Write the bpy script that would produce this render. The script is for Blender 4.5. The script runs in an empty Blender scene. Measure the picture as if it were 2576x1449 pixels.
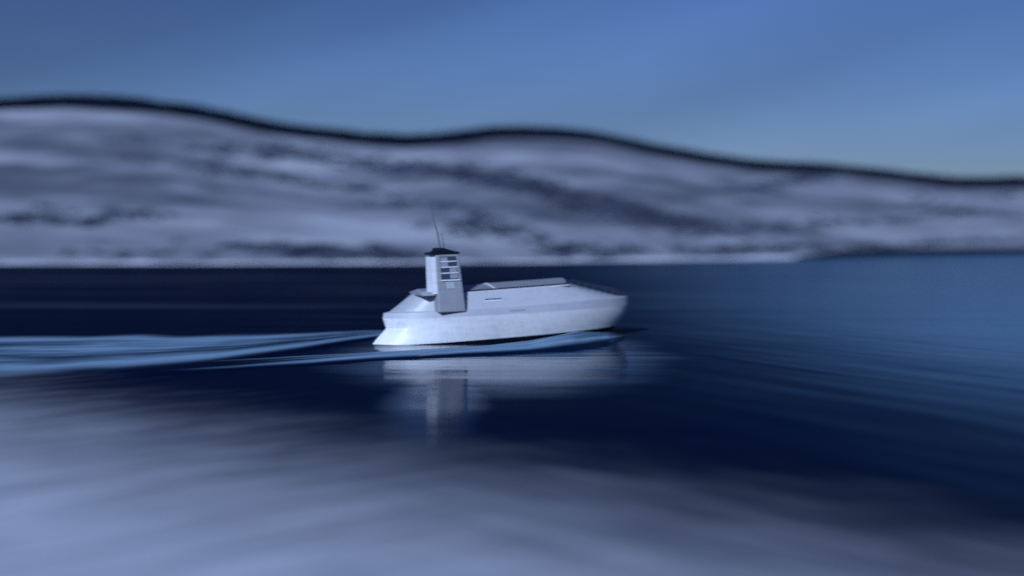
import bpy, bmesh, math, random
from mathutils import Vector, noise, Matrix

random.seed(7)
scene = bpy.context.scene
COL = scene.collection
R = math.radians

# ------------------------------------------------------------------ camera, sky, sun, exposure
CAM_H, PITCH, FPX = 11.35, R(2.66), 3540.0          # eye height; downward tilt; focal length in px of a 2576 px wide frame
cam_data = bpy.data.cameras.new('camera')
cam = bpy.data.objects.new('camera', cam_data); COL.objects.link(cam)
cam.location = (0, 0, CAM_H)
cam.rotation_euler = (math.pi/2 - PITCH, 0, 0)
cam_data.sensor_width = 36.0
cam_data.lens = 36.0*FPX/2576.0
cam_data.clip_start, cam_data.clip_end = 0.5, 20000
cam_data.dof.use_dof = True
cam_data.dof.focus_distance = 120.0
cam_data.dof.aperture_fstop = 0.038
cam_data.dof.aperture_ratio = 0.5
scene.camera = cam

SUN_EL, SUN_AZ = R(24), R(200)                      # azimuth clockwise from +Y: behind the camera, to its left
world = bpy.data.worlds.new('World'); scene.world = world; world.use_nodes = True
wt = world.node_tree; wt.nodes.clear()
SKYX = 0.9
def wn(t): return wt.nodes.new(t)
sky = wn('ShaderNodeTexSky'); sky.sky_type = 'NISHITA'; sky.sun_disc = False
sky.sun_elevation, sky.sun_rotation = SUN_EL, SUN_AZ
sky.air_density, sky.dust_density, sky.ozone_density = 1.0, 0.1, 3.6
tint = wn('ShaderNodeMix'); tint.data_type = 'RGBA'; tint.blend_type = 'MULTIPLY'; tint.inputs[0].default_value = 1
tint.inputs[7].default_value = (0.192, 0.246, 0.425, 1)
wc = wn('ShaderNodeTexCoord'); wm = wn('ShaderNodeMapping'); wm.vector_type = 'TEXTURE'; wm.inputs['Scale'].default_value = (.9, 1.6, .14); wm.inputs['Location'].default_value = (SKYX, 0, 0)
wm.inputs['Rotation'].default_value = (0, R(-15), 0)
wno = wn('ShaderNodeTexNoise'); wno.inputs['Scale'].default_value = 1.3; wno.inputs['Detail'].default_value = 2.5
wr = wn('ShaderNodeMapRange'); wr.inputs[1].default_value = .3; wr.inputs[2].default_value = .7; wr.inputs[3].default_value = .74; wr.inputs[4].default_value = 1.2
wmul = wn('ShaderNodeMix'); wmul.data_type = 'RGBA'; wmul.blend_type = 'MULTIPLY'; wmul.inputs[0].default_value = 1
bg = wn('ShaderNodeBackground'); bg.inputs['Strength'].default_value = 0.10
wo = wn('ShaderNodeOutputWorld')
L = wt.links.new
L(sky.outputs[0], tint.inputs[6]); L(wc.outputs['Generated'], wm.inputs[0]); L(wm.outputs[0], wno.inputs['Vector'])
L(wno.outputs[0], wr.inputs[0]); L(tint.outputs[2], wmul.inputs[6]); L(wr.outputs[0], wmul.inputs[7])
L(wmul.outputs[2], bg.inputs[0]); L(bg.outputs[0], wo.inputs[0])

sun_data = bpy.data.lights.new('sun', 'SUN'); sun = bpy.data.objects.new('sun', sun_data); COL.objects.link(sun)
sun_data.energy = 3.9; sun_data.angle = R(3); sun_data.color = (0.60, 0.735, 1.0)
sdir = Vector((math.sin(SUN_AZ)*math.cos(SUN_EL), math.cos(SUN_AZ)*math.cos(SUN_EL), math.sin(SUN_EL)))
sun.rotation_euler = (-sdir).to_track_quat('-Z', 'Y').to_euler()

vs = scene.view_settings
vs.view_transform = 'Standard'; vs.look = 'None'; vs.gamma = 1; vs.exposure = 0.25; vs.use_curve_mapping = False
scene.cycles.use_denoising = False
scene.cycles.max_bounces = 6
scene.cycles.caustics_reflective = False

# ------------------------------------------------------------------ helpers
def ground(px, py):
    """water-level point seen at a spot of the photograph (2576 px wide)"""
    d = CAM_H/math.tan(PITCH + math.atan((py-724.5)/FPX))
    return Vector(((px-1288)/FPX*d, d, 0))
def obj(name, verts, faces, mat, parent=None, smooth=False, **props):
    me = bpy.data.meshes.new(name); me.from_pydata([tuple(v) for v in verts], [], faces); me.update()
    o = bpy.data.objects.new(name, me); COL.objects.link(o)
    if mat: me.materials.append(mat)
    if parent: o.parent = parent
    if smooth:
        for p in me.polygons: p.use_smooth = True
    for k, v in props.items(): o[k] = v
    return o
def bmobj(name, bm, mat, parent=None, smooth=False, **props):
    me = bpy.data.meshes.new(name); bmesh.ops.recalc_face_normals(bm, faces=bm.faces); bm.to_mesh(me); bm.free()
    o = bpy.data.objects.new(name, me); COL.objects.link(o); me.materials.append(mat)
    if parent: o.parent = parent
    if smooth:
        for p in me.polygons: p.use_smooth = True
    for k, v in props.items(): o[k] = v
    return o
def box(bm, c, s, rot=None):
    r = bmesh.ops.create_cube(bm, size=1)
    M = Matrix.Translation(Vector(c)) @ (rot or Matrix()) @ Matrix.Diagonal((s[0], s[1], s[2], 1))
    bmesh.ops.transform(bm, matrix=M, verts=r['verts']); return r['verts']
def tube(bm, a, b, r0, r1=None, n=8):
    a, b = Vector(a), Vector(b); d = b-a
    r = bmesh.ops.create_cone(bm, cap_ends=True, segments=n, radius1=r0, radius2=r1 if r1 is not None else r0, depth=d.length)
    bmesh.ops.transform(bm, matrix=Matrix.Translation((a+b)/2) @ d.to_track_quat('Z', 'Y').to_matrix().to_4x4(), verts=r['verts'])
def sstep(a, b, x):
    t = max(0, min(1, (x-a)/(b-a))); return t*t*(3-2*t)

class NT:
    """small wrapper for building a material's nodes"""
    def __init__(s, name):
        s.m = bpy.data.materials.new(name); s.m.use_nodes = True; s.t = s.m.node_tree; s.t.nodes.clear()
        s.out = s.t.nodes.new('ShaderNodeOutputMaterial')
    def n(s, t, **kw):
        k = s.t.nodes.new(t)
        for a, v in kw.items(): setattr(k, a, v)
        return k
    def set(s, sock, v):
        if isinstance(v, bpy.types.NodeSocket): s.t.links.new(v, sock)
        else: sock.default_value = v
    def math(s, op, a, b=0.0, c=0.0, clamp=False):
        k = s.n('ShaderNodeMath', operation=op, use_clamp=clamp)
        for i, v in enumerate((a, b, c)): s.set(k.inputs[i], v)
        return k.outputs[0]
    def ramp(s, x, a, b, lo=0.0, hi=1.0):
        k = s.n('ShaderNodeMapRange', interpolation_type='SMOOTHSTEP')
        for i, v in enumerate((x, a, b, lo, hi)): s.set(k.inputs[i], v)
        return k.outputs[0]
    def noise(s, scale, size=1.0, detail=3.0, vec=None, rough=.5, rot=(0, 0, 0), kind='POINT'):
        mp = s.n('ShaderNodeMapping', vector_type=kind); mp.inputs['Scale'].default_value = scale; mp.inputs['Rotation'].default_value = rot
        s.t.links.new(vec if vec is not None else s.pos(), mp.inputs[0])
        k = s.n('ShaderNodeTexNoise'); k.inputs['Scale'].default_value = size; k.inputs['Detail'].default_value = detail
        k.inputs['Roughness'].default_value = rough
        s.t.links.new(mp.outputs[0], k.inputs['Vector']); return k.outputs[0]
    def pos(s):
        if not hasattr(s, '_g'): s._g = s.n('ShaderNodeNewGeometry')
        return s._g.outputs['Position']
    def mix(s, f, a, b):
        k = s.n('ShaderNodeMix', data_type='RGBA'); s.set(k.inputs[0], f)
        for i, v in ((6, a), (7, b)): s.set(k.inputs[i], v if isinstance(v, bpy.types.NodeSocket) else (*v, 1))
        return k.outputs[2]
    def mixs(s, f, a, b):
        k = s.n('ShaderNodeMixShader'); s.set(k.inputs[0], f); s.t.links.new(a, k.inputs[1]); s.t.links.new(b, k.inputs[2]); return k.outputs[0]
    def bump(s, h, strength, dist):
        k = s.n('ShaderNodeBump'); k.inputs['Strength'].default_value = strength; k.inputs['Distance'].default_value = dist
        s.t.links.new(h, k.inputs['Height']); return k.outputs[0]
    def princ(s, col, rough, normal=None, spec=.5, metal=0.0):
        k = s.n('ShaderNodeBsdfPrincipled')
        s.set(k.inputs['Base Color'], col if isinstance(col, bpy.types.NodeSocket) else (*col, 1))
        s.set(k.inputs['Roughness'], rough); k.inputs['Specular IOR Level'].default_value = spec; k.inputs['Metallic'].default_value = metal
        if normal is not None: s.t.links.new(normal, k.inputs['Normal'])
        return k.outputs[0]
    def done(s, shader):
        s.t.links.new(shader, s.out.inputs[0]); return s.m

def water_shader(t):
    """dark navy water; sky reflection painted in, blue to the right, pale in front; wind ripples over all"""
    sep = t.n('ShaderNodeSeparateXYZ'); t.t.links.new(t.pos(), sep.inputs[0]); X, Y = sep.outputs[0], sep.outputs[1]
    streak = t.noise((.035, .22, 1), 1, 4, rot=(0, 0, R(7)))
    streak2 = t.noise((.012, .06, 1), 1, 3, rot=(0, 0, R(-6)))
    nz = t.math('SUBTRACT', streak, .5); nz2 = t.math('SUBTRACT', streak2, .5)
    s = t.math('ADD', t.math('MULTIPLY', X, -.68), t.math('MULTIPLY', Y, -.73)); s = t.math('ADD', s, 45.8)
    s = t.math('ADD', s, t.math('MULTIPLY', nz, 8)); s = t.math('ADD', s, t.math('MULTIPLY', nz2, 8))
    # streaks in the painted reflection, running out to both sides of the boat's track
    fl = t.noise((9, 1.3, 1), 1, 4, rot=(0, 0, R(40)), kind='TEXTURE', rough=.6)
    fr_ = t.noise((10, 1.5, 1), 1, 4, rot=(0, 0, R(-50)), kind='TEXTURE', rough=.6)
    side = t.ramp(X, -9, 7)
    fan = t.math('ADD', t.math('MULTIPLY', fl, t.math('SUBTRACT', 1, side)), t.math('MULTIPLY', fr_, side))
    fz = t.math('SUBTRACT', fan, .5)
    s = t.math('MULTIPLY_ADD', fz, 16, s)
    pale_refl = t.math('MULTIPLY', t.math('POWER', t.ramp(s, -13, 27), 1.25), t.ramp(fan, .32, .66, .72, 1.08))  # pale sky reflection painted into the base colour of the near water
    q = t.math('DIVIDE', t.math('SUBTRACT', X, 3), t.math('ADD', Y, 12))
    q = t.math('ADD', q, t.math('MULTIPLY', nz2, .12))
    slant = t.math('SUBTRACT', t.noise((34, 2.6, 1), 1, 4, rot=(0, 0, R(-60)), kind='TEXTURE', rough=.55), .5)
    far = t.ramp(t.math('MULTIPLY_ADD', slant, 90, t.math('MULTIPLY_ADD', X, 2.4, Y)), 85, 275)
    blue = t.math('MULTIPLY', t.ramp(q, -.03, .32), far)  # mask for reflected blue sky, painted into the base colour on the right
    col = t.mix(blue, (.0009, .0055, .026), (.078, .168, .28))
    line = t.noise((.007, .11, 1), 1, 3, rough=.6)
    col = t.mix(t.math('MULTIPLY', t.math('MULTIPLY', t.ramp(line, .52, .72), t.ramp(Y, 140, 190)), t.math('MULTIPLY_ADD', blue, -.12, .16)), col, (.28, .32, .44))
    col = t.mix(pale_refl, col, (.60, .63, .71))
    h1 = t.noise((.10, .42, 1), 1, 4, rot=(0, 0, R(5))); h2 = t.noise((.5, 1.5, 1), 1, 2)
    hh = t.math('ADD', h1, t.math('MULTIPLY', h2, .16))
    nrm = t.bump(hh, .27, .2)
    base = t.princ(col, .6, None, spec=0)
    gl = t.n('ShaderNodeBsdfGlossy'); gl.inputs['Roughness'].default_value = .08; t.t.links.new(nrm, gl.inputs['Normal'])
    gl.inputs['Color'].default_value = (.95, .97, 1, 1)
    fr = t.n('ShaderNodeFresnel'); fr.inputs['IOR'].default_value = 1.4
    # reflectivity raised by hand where boat and tower are mirrored, kept low elsewhere
    ex = t.math('DIVIDE', t.math('ADD', X, .9), 12.8); ey = t.math('DIVIDE', t.math('SUBTRACT', Y, 121), 27)
    rr = t.math('SQRT', t.math('ADD', t.math('MULTIPLY', ex, ex), t.math('MULTIPLY', ey, ey)))
    refl_amt = t.ramp(t.math('ADD', rr, t.math('MULTIPLY', nz, .5)), .45, 1.25, 1.0, .04)
    fx = t.math('DIVIDE', t.math('ADD', X, 4.8), 4.0); fy = t.math('DIVIDE', t.math('SUBTRACT', Y, 98), 30)
    tower_refl = t.math('SQRT', t.math('ADD', t.math('MULTIPLY', fx, fx), t.math('MULTIPLY', fy, fy)))
    refl_amt = t.math('MAXIMUM', refl_amt, t.ramp(t.math('ADD', tower_refl, t.math('MULTIPLY', nz, .5)), .3, 1.1, .7, 0))
    refl_amt = t.math('MAXIMUM', refl_amt, t.math('MULTIPLY', blue, .30))
    return t.mixs(t.math('MULTIPLY', fr.outputs[0], refl_amt), base, gl.outputs[0])

# ------------------------------------------------------------------ materials
def paint(name, col, rough, wear=.12, spec=.4):
    t = NT(name); co = t.n('ShaderNodeTexCoord').outputs['Object']
    n1 = t.noise((.5, .5, 2.2), 1.2, 4, vec=co); n2 = t.noise((3, 3, .35), 1.5, 3, vec=co)
    f = t.math('MULTIPLY', t.ramp(t.math('MULTIPLY', n1, n2), .18, .42), wear*2)
    c = t.mix(f, col, tuple(v*.62 for v in col))
    return t.done(t.princ(c, rough, t.bump(n1, .08, .05), spec))
M_WHITE = paint('white_hull_paint', (.74, .76, .80), .42, .2)
M_SIDE = paint('light_grey_paint', (.43, .45, .50), .42)
M_BAND = paint('grey_band_paint', (.40, .42, .475), .45)
M_TOWER = paint('tower_grey_paint', (.27, .285, .33), .5, .2)
M_PANEL = paint('roof_panel_grey', (.26, .27, .31), .45, .2)
M_TRIM = paint('trim_pale', (.72, .74, .80), .4)
M_DARK = paint('dark_navy_paint', (.004, .007, .016), .5, .1, .2)
M_STEEL = paint('dark_steel', (.03, .04, .07), .4, .15)
M_MAST = paint('mast_grey', (.10, .115, .15), .5, .1)
t = NT('dark_glass'); M_GLASS = t.done(t.princ((.04, .05, .08), .15, None, .5))

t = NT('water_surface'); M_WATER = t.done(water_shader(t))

t = NT('wake_water')                    # streaks of aerated water drawn out along the wake; uv = (foam amount, place across)
uv = t.n('ShaderNodeUVMap').outputs[0]; sep = t.n('ShaderNodeSeparateXYZ'); t.t.links.new(uv, sep.inputs[0])
amt, v = sep.outputs[0], sep.outputs[1]
ps = t.n('ShaderNodeSeparateXYZ'); t.t.links.new(t.pos(), ps.inputs[0])
cb = t.n('ShaderNodeCombineXYZ'); t.set(cb.inputs[0], t.math('MULTIPLY', ps.outputs[0], .045)); t.set(cb.inputs[1], v)
nn = t.noise((1, 7.5, 1), 1, 3, vec=cb.outputs[0]); n3 = t.noise((5, 22, 1), 1, 3, vec=cb.outputs[0])
av = t.math('ABSOLUTE', t.math('SUBTRACT', v, .5))
edge = t.ramp(av, .24, .41, 1, 0); rim = t.ramp(t.math('ABSOLUTE', t.math('SUBTRACT', av, .27)), .0, .12, .2, 0)
k = t.math('ADD', t.math('ADD', nn, rim), t.math('MULTIPLY', t.math('SUBTRACT', n3, .5), .22))
k = t.math('ADD', k, t.math('MULTIPLY', t.math('SUBTRACT', amt, .7), .5))
foam = t.math('MULTIPLY', edge, t.ramp(k, .32, .72))
fb = t.princ(t.mix(t.ramp(k, .5, .85), (.14, .24, .35), (.25, .39, .54)), .6, t.bump(n3, .12, .15), .1)
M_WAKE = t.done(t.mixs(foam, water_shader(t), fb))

t = NT('hillside')
p1 = t.noise((210, 90, 15), 1, 5, rot=(0, R(5), 0), kind='TEXTURE'); p2 = t.noise((.03, .05, .2), 1, 4)
a = t.math('ADD', p1, t.math('MULTIPLY', t.math('SUBTRACT', p2, .5), .55))
c = t.mix(t.ramp(a, .3, .54), (.105, .115, .15), (.255, .27, .325)); c = t.mix(t.ramp(a, .5, .72), c, (.42, .445, .50))
M_HILL = t.done(t.princ(c, .9, t.bump(p2, .6, 2.0), .05))
t = NT('pale_sand'); n1 = t.noise((.05, .05, .6), 1, 4)
M_SAND = t.done(t.princ(t.mix(t.ramp(n1, .35, .65), (.55, .57, .66), (.8, .82, .88)), .9, None, .1))
t = NT('dull_scrub'); n1 = t.noise((.1, .1, .1), 1, 3)
M_SCRUB = t.done(t.princ(t.mix(t.ramp(n1, .35, .65), (.028, .036, .058), (.06, .072, .105)), .9, None, .03))
t = NT('dark_foliage'); n1 = t.noise((.15, .15, .15), 1, 3)
M_TREE = t.done(t.princ(t.mix(t.ramp(n1, .35, .65), (.0015, .004, .011), (.006, .010, .022)), .9, None, .03))

# ------------------------------------------------------------------ water sheet out to the horizon
def spread(vals): return vals
xs = [-9000, -5000, -2500, -1200, -700] + [-420+7*i for i in range(121)] + [700, 1200, 2500, 5000, 9000]
ys = [-6000, -2500, -900, -300, -80, 0] + [20+1.6*i for i in range(150)] + [262+10*i for i in range(30)] + [620, 900, 1800, 4000, 9000]
verts = []
for y in ys:
    for x in xs:
        z = 0
        if 0 < y < 560 and abs(x) < 430:
            z = .06*noise.noise((x*.03, y*.16, 1.3)) + .025*noise.noise((x*.11, y*.45, 4.1))
        verts.append((x, y, z))
nx = len(xs)
faces = [(j*nx+i, j*nx+i+1, (j+1)*nx+i+1, (j+1)*nx+i) for j in range(len(ys)-1) for i in range(nx-1)]
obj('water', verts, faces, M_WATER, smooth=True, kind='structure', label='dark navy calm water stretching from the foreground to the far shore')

# ------------------------------------------------------------------ hills: a ridge behind the shore
SHORE = [(-2600, 672), (-1200, 668), (0, 665), (1000, 663), (1288, 660), (1600, 657), (2000, 651), (2080, 647), (2300, 641), (2576, 637), (3200, 627), (4200, 619)]
RIDGE = [(-2600, 330), (-1200, 285), (0, 261), (100, 252), (200, 246), (300, 252), (400, 263), (500, 276), (600, 297), (700, 319), (800, 331), (900, 342), (1000, 350), (1100, 347),
         (1200, 334), (1270, 324), (1350, 328), (1450, 336), (1540, 350), (1600, 364), (1700, 381), (1800, 398), (1900, 414), (2000, 419), (2100, 421),
         (2200, 433), (2300, 445), (2430, 456), (2576, 451), (3200, 470), (4200, 500)]
RIDGE = [(a, b+11) for a, b in RIDGE]
def interp(tab, x):
    if x <= tab[0][0]: return tab[0][1]
    for (a, b), (c, d) in zip(tab, tab[1:]):
        if x <= c:
            f = (x-a)/(c-a); return b+(d-b)*f
    return tab[-1][1]
def smooth_interp(tab, x, w=45):
    return sum(interp(tab, x+k*w/3) for k in (-3, -2, -1, 0, 1, 2, 3))/7
DEPTH = 360.0
def hill(px, tt):
    """terrain point: px picks the bearing of the shore point, tt = 0 shore .. 1 crest .. 1.6 far side"""
    sh = ground(px, smooth_interp(SHORE, px, 60)); d0 = sh.y; u = (px-1288)/FPX
    d = d0 + DEPTH*tt
    dr = d0 + DEPTH
    zr = CAM_H + dr*math.tan(math.atan((724.5-smooth_interp(RIDGE, px))/FPX) - PITCH)
    if tt <= 1:
        prof = .82*tt + .18*math.sin(tt*math.pi/2)
        env = math.sin(math.pi*min(1, tt))
    else:
        prof = 1 - (tt-1)*1.1; env = 0
    x = u*d
    nz = noise.fractal(Vector((x*.008, d*.011, 2.7)), .9, 2.1, 5)*9 + noise.noise(Vector((x*.02+d*.012, d*.03, 9)))*2.5
    return Vector((x, d, zr*prof + nz*env + (-1.0 if tt <= 0 else 0)))
PX = [-2600+24*i for i in range(284)]
TT = [-.02, 0.004] + [i/70 for i in range(1, 71)] + [1.1, 1.3, 1.7, 2.0]
verts = [hill(p, q) for q in TT for p in PX]; n = len(PX)
faces = [(j*n+i, j*n+i+1, (j+1)*n+i+1, (j+1)*n+i) for j in range(len(TT)-1) for i in range(n-1)]
obj('hills', verts, faces, M_HILL, smooth=True, kind='structure', label='lavender grey hillside with dark streaks rising behind the far shore')

# pale beach along the shore
verts = []; bp = [-2600+12*i for i in range(390)]
prof = [(-2.5, -.4), (.5, .25), (3.5, 1.05), (7, 1.5), (11, .6)]
for p in bp:
    base = ground(p, smooth_interp(SHORE, p, 60)); k = 1-sstep(2000, 2080, p)
    hgt = (.62+.25*noise.noise(Vector((p*.01, 0, 0))))
    for dy, z in prof: verts.append((base.x, base.y+dy, z*hgt*(k if z > 0 else 1)+(0 if z < 0 else -.25*(1-k))))
m = len(prof)
faces = [(i*m+j, (i+1)*m+j, (i+1)*m+j+1, i*m+j+1) for i in range(len(bp)-1) for j in range(m-1)]
obj('beach', verts, faces, M_SAND, smooth=True, kind='structure', label='thin pale beach strip along the far waterline')

# woodland masses: thousands of small crowns, each mass read as one dark belt
def crown(V, F, c, r, h):
    k = len(V); a0 = random.random()*6.28
    V.append((c[0], c[1], c[2]+h))
    for ring, (fr, fz) in enumerate(((.62, .72), (1.0, .34), (.55, -.1))):
        for i in range(6):
            a = a0+i*math.pi/3+ring*.5; rr = r*fr*random.uniform(.8, 1.2)
            V.append((c[0]+rr*math.cos(a), c[1]+rr*math.sin(a), c[2]+h*fz*random.uniform(.9, 1.1)))
    for i in range(6):
        j = (i+1) % 6
        F.append((k, k+1+i, k+1+j)); F.append((k+1+i, k+7+i, k+7+j, k+1+j)); F.append((k+7+i, k+13+i, k+13+j, k+7+j))
V, F = [], []
p = -900.0
while p < 3500:
    for q in (1.01, 1.0, .99, .978, .966, .954, .942):
        c = hill(p+random.uniform(-2, 2), q+random.uniform(-.004, .004)); h = random.uniform(8.5, 11.0)
        c.z -= 4.8
        crown(V, F, c, random.uniform(2.2, 3.4), h)
    p += 7
obj('ridge_woodland', V, F, M_TREE, kind='stuff', label='continuous dark line of trees along the hill crest', category='woodland')

def t_for(px, py):
    best = None
    for i in range(1, 100):
        q = i/100; w = hill(px, q); y = 724.5 - FPX*math.tan(math.atan2(w.z-CAM_H, w.y)+PITCH)
        if best is None or abs(y-py) < best[0]: best = (abs(y-py), q)
    return best[1]
# (centre x, centre y, half length, half height, slope, density) of the dark belts on the slope
BELTS = [(700, 385, 190, 13, .06, .55), (1000, 425, 170, 13, .10, .75), (1250, 455, 160, 16, .16, 1), (1450, 505, 150, 17, .28, 1), (1620, 545, 130, 17, .2, 1), (1720, 562, 60, 10, .1, .8),
         (620, 435, 140, 10, .1, .5), (850, 470, 150, 9, .12, .4), (1220, 575, 110, 22, .08, .5), (1080, 520, 120, 9, .1, .35), (790, 628, 200, 9, .03, .55), (870, 640, 170, 12, .03, 1),
         (1450, 630, 100, 14, .02, .8), (1920, 575, 140, 11, -.08, .6), (1850, 628, 180, 9, -.04, .75), (2080, 440, 120, 11, -.15, .6), (1960, 462, 110, 8, -.12, .5),
         (130, 555, 150, 11, .05, .5), (300, 540, 150, 8, .05, .3), (330, 640, 130, 6, 0, .3), (2350, 545, 160, 8, -.1, .45), (2450, 500, 130, 8, -.1, .35), (2350, 612, 170, 5, -.05, .7), (2500, 470, 120, 8, -.05, .5)]
V, F = [], []
for cx, cy, hl, hh, sl, dens in BELTS:
    cnt = int(hl*hh*.075*dens)
    for _ in range(cnt):
        dx = random.gauss(0, .68)*hl; dy = random.gauss(0, .7)*hh
        px = cx+dx; py = cy+sl*dx+dy
        q = t_for(px, py); c = hill(px, q); s = random.uniform(.7, 1.5)*(.6+.0012*c.y); c.z -= .3*s
        crown(V, F, c, s*1.25, s*1.2)
obj('hillside_scrub', V, F, M_SCRUB, kind='stuff', label='dark belts of low scrub across the pale hillside', category='scrub')
V, F = [], []
p = 2010.0
while p < 3300:
    k = sstep(2000, 2150, p)
    for _ in range(5):
        b = ground(p, smooth_interp(SHORE, p, 60)); b.y += random.uniform(-1, 5); b.z = -.3
        crown(V, F, b, random.uniform(1.6, 2.6), (.9+1.5*k)*random.uniform(.8, 1.1))
    p += 7
obj('shore_woodland', V, F, M_TREE, kind='stuff', label='low dark thicket along the right end of the shore', category='thicket')

# ------------------------------------------------------------------ the boat (local x = forward, -y = starboard, towards the camera)
HEAD, TRIM = R(24), R(1.6)
boat = bpy.data.objects.new('boat', None); COL.objects.link(boat)
boat.location = (-0.55, 137.0, 0.22); boat.rotation_euler = (0, -TRIM, HEAD); boat.scale = (.985, 1, 1)
boat['label'] = 'white decked motor boat with stern tower crossing the dark water'; boat['category'] = 'boat'

NS = 48
def loop(x0, x1, B, z0, z1, nb=2.7, ns=3.2, mid=-.1):
    """closed plan outline at one level, from bow tip down the starboard side, round the stern and back"""
    pts = []; half = []
    for i in range(NS+1):
        a = i/NS                       # 0 bow .. 1 stern
        s = 1-2*(.5-.5*math.cos(a*math.pi))        # 1 .. -1, dense at the ends
        xm = (x0+x1)/2+mid*(x1-x0)/2
        x = (x0+x1)/2 + s*(x1-x0)/2
        if x > xm: w = 1-((x-xm)/(x1-xm))**nb
        else: w = 1-((xm-x)/(xm-x0))**ns
        half.append((x, B*max(0, w)**.8, z0+(z1-z0)*(x-x0)/(x1-x0)))
    pts = [(x, -y, z) for x, y, z in half] + [(x, y, z) for x, y, z in half[-2:0:-1]]
    return pts
def loft(name, loops, mat, cap_top=False, cap_bottom=False, parent=None, **kw):
    V = []; F = []; m = len(loops[0])
    for l in loops: V += l
    for k in range(len(loops)-1):
        for i in range(m):
            j = (i+1) % m; F.append((k*m+i, k*m+j, (k+1)*m+j, (k+1)*m+i))
    if cap_top: F.append(tuple(range((len(loops)-1)*m, len(loops)*m)))
    if cap_bottom: F.append(tuple(range(m-1, -1, -1)))
    bm = bmesh.new(); vv = [bm.verts.new(p) for p in V]
    for f in F:
        try: bm.faces.new([vv[i] for i in f])
        except ValueError: pass
    bmesh.ops.remove_doubles(bm, verts=bm.verts, dist=.002)
    o = bmobj(name, bm, mat, parent, smooth=True, **kw)
    o.data.set_sharp_from_angle(angle=R(35))
    return o
lev = {'keel': (-13.6, 10.2, 2.3, -1.0, -1.0), 'wl': (-14.0, 12.3, 3.0, .02, .42), 'low': (-13.6, 12.7, 3.15, .5, .85), 'mid': (-12.5, 13.5, 3.5, 1.55, 1.75),
       'B': (-12.8, 13.75, 3.72, 2.5, 2.5), 'A': (-12.7, 13.75, 3.62, 3.0, 3.3), 'deck': (-9.7, 6.9, 2.6, 4.6, 4.95, 9, 9)}
loft('boot_stripe', [loop(*lev['keel']), loop(*lev['wl'])], M_DARK, cap_bottom=True, parent=boat, label='dark waterline stripe of the hull')
loft('hull', [loop(*lev['wl']), loop(*lev['low']), loop(*lev['mid']), loop(*lev['B'])], M_WHITE, parent=boat)
A_in = loop(-12.55, 13.55, 3.50, 3.0, 3.3)
loft('rubbing_band', [loop(*lev['B']), loop(*lev['A']), A_in], M_BAND, parent=boat)
loft('superstructure', [A_in, loop(-12.1, 12.6, 3.36, 3.1, 3.42), loop(-9.9, 7.15, 2.67, 4.51, 4.86, 9, 9), loop(*lev['deck'])], M_SIDE, cap_top=True, parent=boat)
# low-pitched roof panels with pale edging
def zb(x): return 4.6+.35*(x+9.7)/16.6     # deck height, rising forward
SLOPE = Matrix.Rotation(-math.atan(.35/16.6), 4, 'Y')
def roof(x0, x1, zr, round_front):
    bm = bmesh.new(); outer = []
    ye = 2.25
    def pt(x, y, lift=0):
        return (x, y, zb(x)+.11 + (1-abs(y)/ye)*zr + lift)
    prof = []
    n = 10
    edge = []
    for i in range(n+1):
        f = i/n; edge.append((x0+(x1-x0)*f))
    rows = []
    for y in [ye*k/6 for k in range(-6, 7)]:
        row = []
        for x in edge:
            xx = x
            if round_front:
                lim = x1 - 1.3*(1-math.sqrt(max(0, 1-(abs(y)/ye)**2)))
                xx = x0 + (lim-x0)*(x-x0)/(x1-x0)
            row.append(xx)
        rows.append((y, row))
    top = [[bm.verts.new(pt(x, y)) for x in row] for y, row in rows]
    for a in range(len(top)-1):
        for i in range(n): bm.faces.new((top[a][i], top[a][i+1], top[a+1][i+1], top[a+1][i]))
    r = bmesh.ops.extrude_face_region(bm, geom=bm.faces[:])
    for e in r['geom']:
        if isinstance(e, bmesh.types.BMVert): e.co.z = zb(e.co.x)-.03
    return bm
for x0, x1, zr, rf in ((-9.2, -2.15, .38, False), (-1.85, 6.3, .46, True)):
    o = bmobj('roof_panel', roof(x0, x1, zr, rf), M_PANEL, boat)
    bv = o.modifiers.new('bevel', 'BEVEL'); bv.width = .04; bv.segments = 2
bm = bmesh.new()
for s in (-1, 1):
    ang = math.atan2(.42, 2.25)
    box(bm, (-2.0, s*1.15, zb(-2)+.11+.225), (.16, 2.35, .10), Matrix.Rotation(-s*ang*1.0, 4, 'X'))
bmobj('roof_divider', bm, M_TRIM, boat)
bm = bmesh.new()
for s in (-1, 1): box(bm, (-1.6, s*2.40, zb(-1.6)+.09), (14.8, .10, .16), SLOPE)
bmobj('roof_gutter', bm, M_DARK, boat)
bm = bmesh.new()
for s in (-1, 1): box(bm, (-1.6, s*2.54, zb(-1.6)-.01), (14.6, .07, .10), SLOPE)
bmobj('deck_edge_trim', bm, M_TRIM, boat)

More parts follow.
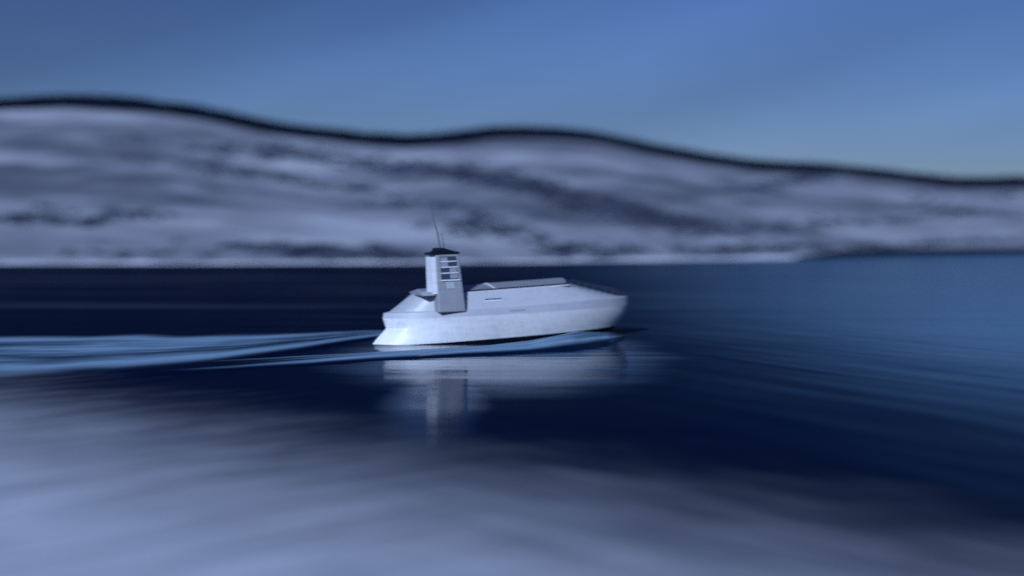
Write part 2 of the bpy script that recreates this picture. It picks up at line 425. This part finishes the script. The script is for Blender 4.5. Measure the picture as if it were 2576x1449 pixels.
# tower on the starboard quarter
TX, TY = -7.1, -2.75
def frustum(bm, c0, s0, c1, s1):
    v = []
    for c, s in ((c0, s0), (c1, s1)):
        for dx, dy in ((-1, -1), (1, -1), (1, 1), (-1, 1)): v.append(bm.verts.new((c[0]+dx*s[0]/2, c[1]+dy*s[1]/2, c[2])))
    for f in ((3, 2, 1, 0), (4, 5, 6, 7), (0, 1, 5, 4), (1, 2, 6, 5), (2, 3, 7, 6), (3, 0, 4, 7)): bm.faces.new([v[i] for i in f])
bm = bmesh.new(); frustum(bm, (TX, TY, 3.0), (2.75, 1.9, 0), (TX-.32, TY+.12, 8.45), (2.35, 1.7, 0))
tw = bmobj('tower', bm, M_TOWER, boat)
b = tw.modifiers.new('bevel', 'BEVEL'); b.width = .12; b.segments = 3
def tface(fx, z, out=0.0):
    """point on the tower's starboard face: fx -1..1 across, height z"""
    k = (z-3.0)/5.45; cx = TX-.32*k; w = 2.75+(2.35-2.75)*k; d = 1.9+(1.7-1.9)*k; cy = TY+.12*k
    return Vector((cx+fx*w/2, cy-d/2-out, z))
tang = math.atan2(.12+.1, 5.45)
def plate(name, x0, x1, z0, z1, thick, mat, parent, out=0.0):
    bm = bmesh.new()
    f = [tface(x0, z0, out), tface(x1, z0, out), tface(x1, z1, out), tface(x0, z1, out)]
    g = [p+Vector((0, -thick, 0)) for p in f]
    v = [bm.verts.new(p) for p in f+g]
    for q in ((0, 1, 2, 3), (7, 6, 5, 4), (0, 4, 5, 1), (1, 5, 6, 2), (2, 6, 7, 3), (3, 7, 4, 0)): bm.faces.new([v[i] for i in q])
    return bmobj(name, bm, mat, parent)
win = plate('window', -.66, .72, 6.05, 8.2, .03, M_STEEL, tw, .004)
for i, (a, b_) in enumerate(((-.62, -.04), (.06, .68))):
    for z0, z1 in ((6.15, 6.6), (6.72, 7.15), (7.27, 7.68), (7.8, 8.12)):
        plate('pane', a, b_, z0, z1, .012, M_GLASS if (i+int(z0*10)) % 2 else M_TOWER, win, .036)
for z in (6.66, 7.21, 7.74): plate('glazing_bar', -.66, .72, z-.045, z+.045, .09, M_TRIM, win, .036)
plate('window_sill', -.74, .80, 5.94, 6.05, .14, M_TRIM, tw, .004)
plate('locker_door', -.30, .34, 5.2, 5.82, .05, M_BAND, tw, .004)
# pale casing on the aft face
bm = bmesh.new(); frustum(bm, (TX-1.62, TY+.1, 4.75), (.42, 1.66, 0), (TX-1.66, TY+.18, 8.2), (.40, 1.5, 0))
bmobj('aft_casing', bm, M_WHITE, tw)
bm = bmesh.new(); frustum(bm, (TX-1.75, TY+.6, 4.62), (2.1, 2.3, 0), (TX-1.85, TY+.6, 4.95), (2.5, 2.4, 0))
bmobj('aft_ledge', bm, M_SIDE, tw)
# wedge-shaped dark roof
bm = bmesh.new()
pts = [(-1.62, 8.42), (1.28, 8.42), (1.20, 8.58), (.35, 8.78), (-.35, 9.0), (-.75, 8.98), (-.95, 8.66), (-1.62, 8.56)]
v0 = [bm.verts.new((TX-.32+x, TY-.82, z)) for x, z in pts]; v1 = [bm.verts.new((TX-.32+x, TY+1.02, z)) for x, z in pts]
bm.faces.new(v0); bm.faces.new(v1[::-1])
for i in range(len(pts)): bm.faces.new((v0[i], v1[i], v1[(i+1) % len(pts)], v0[(i+1) % len(pts)]))
bmobj('tower_roof', bm, M_DARK, tw)
bm = bmesh.new(); tube(bm, (TX-.7, TY, 8.9), (TX-1.0, TY, 10.6), .10, .07); tube(bm, (TX-1.0, TY, 10.55), (TX-1.75, TY, 13.2), .07, .03)
bmobj('antenna', bm, M_MAST, tw)
bm = bmesh.new(); tube(bm, (TX-.2, TY+.2, 8.8), (TX-.5, TY+.2, 10.4), .04, .025)
bmobj('whip_antenna', bm, M_STEEL, tw)

# foredeck rails down to the bow
for s in (-1, 1):
    bm = bmesh.new(); P = []
    for i in range(9):
        f = i/8; x = 6.3+6.9*f
        P.append(Vector((x, s*(2.05*(1-f**1.6)+.12), 4.98-1.5*f)))
    for a_, b_ in zip(P, P[1:]):
        tube(bm, a_+Vector((0, 0, .42)), b_+Vector((0, 0, .42)), .045); tube(bm, a_+Vector((0, 0, .2)), b_+Vector((0, 0, .2)), .03)
    for a_ in P: tube(bm, a_-Vector((0, 0, .25)), a_+Vector((0, 0, .42)), .035)
    bmobj('bow_rail', bm, M_STEEL, boat)
# two fittings on the starboard wall
def wall_y(x, z):
    k = (z-3.2)/(4.66-3.2)
    a = [p for p in loop(-12.1, 12.6, 3.36, 3.1, 3.42)[:NS+1]]; b2 = loop(-9.9, 7.15, 2.67, 4.51, 4.86, 9, 9)[:NS+1]
    ya = min(a, key=lambda p: abs(p[0]-x))[1]; yb = min(b2, key=lambda p: abs(p[0]-x))[1]
    return ya+(yb-ya)*k
bm = bmesh.new(); y = wall_y(-2.6, 3.95); box(bm, (-2.6, y, 3.98), (1.7, .08, .09)); 
ve = bmobj('vent_slot', bm, M_STEEL, boat)
bm = bmesh.new(); box(bm, (-2.6, y-.03, 3.84), (1.8, .1, .08)); bmobj('vent_lip', bm, M_TRIM, boat)
bm = bmesh.new(); box(bm, (-.4, -3.64, 2.8), (1.75, .06, .28))
gr = bmobj('side_grille', bm, M_BAND, boat)
for i in range(7):
    bm = bmesh.new(); box(bm, (-1.08+.23*i, -3.68, 2.8), (.12, .05, .22 if i < 4 else .16)); bmobj('slat', bm, M_TOWER, gr)

# ------------------------------------------------------------------ bow wave and wake: low swells of aerated blue water
def swell(name, pts, label, seg=10):
    """pts: (px, py, half width m, height m, foam 0..1) along the crest"""
    C = []
    for (a, b) in zip(pts, pts[1:]):
        for i in range(seg):
            f = i/seg; C.append([a[k]+(b[k]-a[k])*f for k in range(5)])
    C.append(list(pts[-1]))
    V, F, U = [], [], []; m = 17
    G = [ground(c[0], c[1]) for c in C]
    for i, c in enumerate(C):
        nrm = Vector((0, -1, 0))
        for k in range(m):
            w = k/(m-1)*2-1
            wob = 1+.12*noise.noise(Vector((i*.13, 3.1, pts[0][1])))
            p = G[i]+nrm*w*c[2]*wob
            z = .10 + c[3]*(math.cos(w*math.pi)*.5+.5)**.8*(1+.25*noise.noise(Vector((p.x*.09, p.y*.4, 1)))) - .32*max(0, (abs(w)-.84)/.16)
            V.append((p.x, p.y, z)); U.append((c[4], k/(m-1)))
    for i in range(len(C)-1):
        for k in range(m-1): F.append((i*m+k, (i+1)*m+k, (i+1)*m+k+1, i*m+k+1))
    o = obj(name, V, F, M_WAKE, smooth=True, kind='stuff', label=label, category='wake')
    ul = o.data.uv_layers.new(name='UVMap')
    for lp in o.data.loops: ul.data[lp.index].uv = U[lp.vertex_index]
    return o
swell('bow_wave', [(1570, 848, 1.2, .2, .1), (1530, 858, 2.6, .75, .75), (1440, 870, 3.8, 1.05, .9), (1330, 879, 4.0, .6, .95), (1150, 888, 3.4, .32, 1.0), (950, 897, 3.8, .25, 1.0),
                   (800, 906, 5, .15, .75), (600, 917, 6, .08, .35), (350, 930, 6, .03, -.4)], 'blue bow wave running along the near side of the hull')
swell('stern_wake', [(1000, 838, 3.0, .10, .9), (900, 846, 8, .16, .72), (780, 859, 13, .22, .75), (600, 875, 19, .24, .85), (400, 886, 23, .26, .9), (200, 891, 25, .28, .88), (0, 894, 26, .28, .85), (-500, 908, 30, .28, .7)],
      'streaky pale blue wake spreading to the left behind the stern')
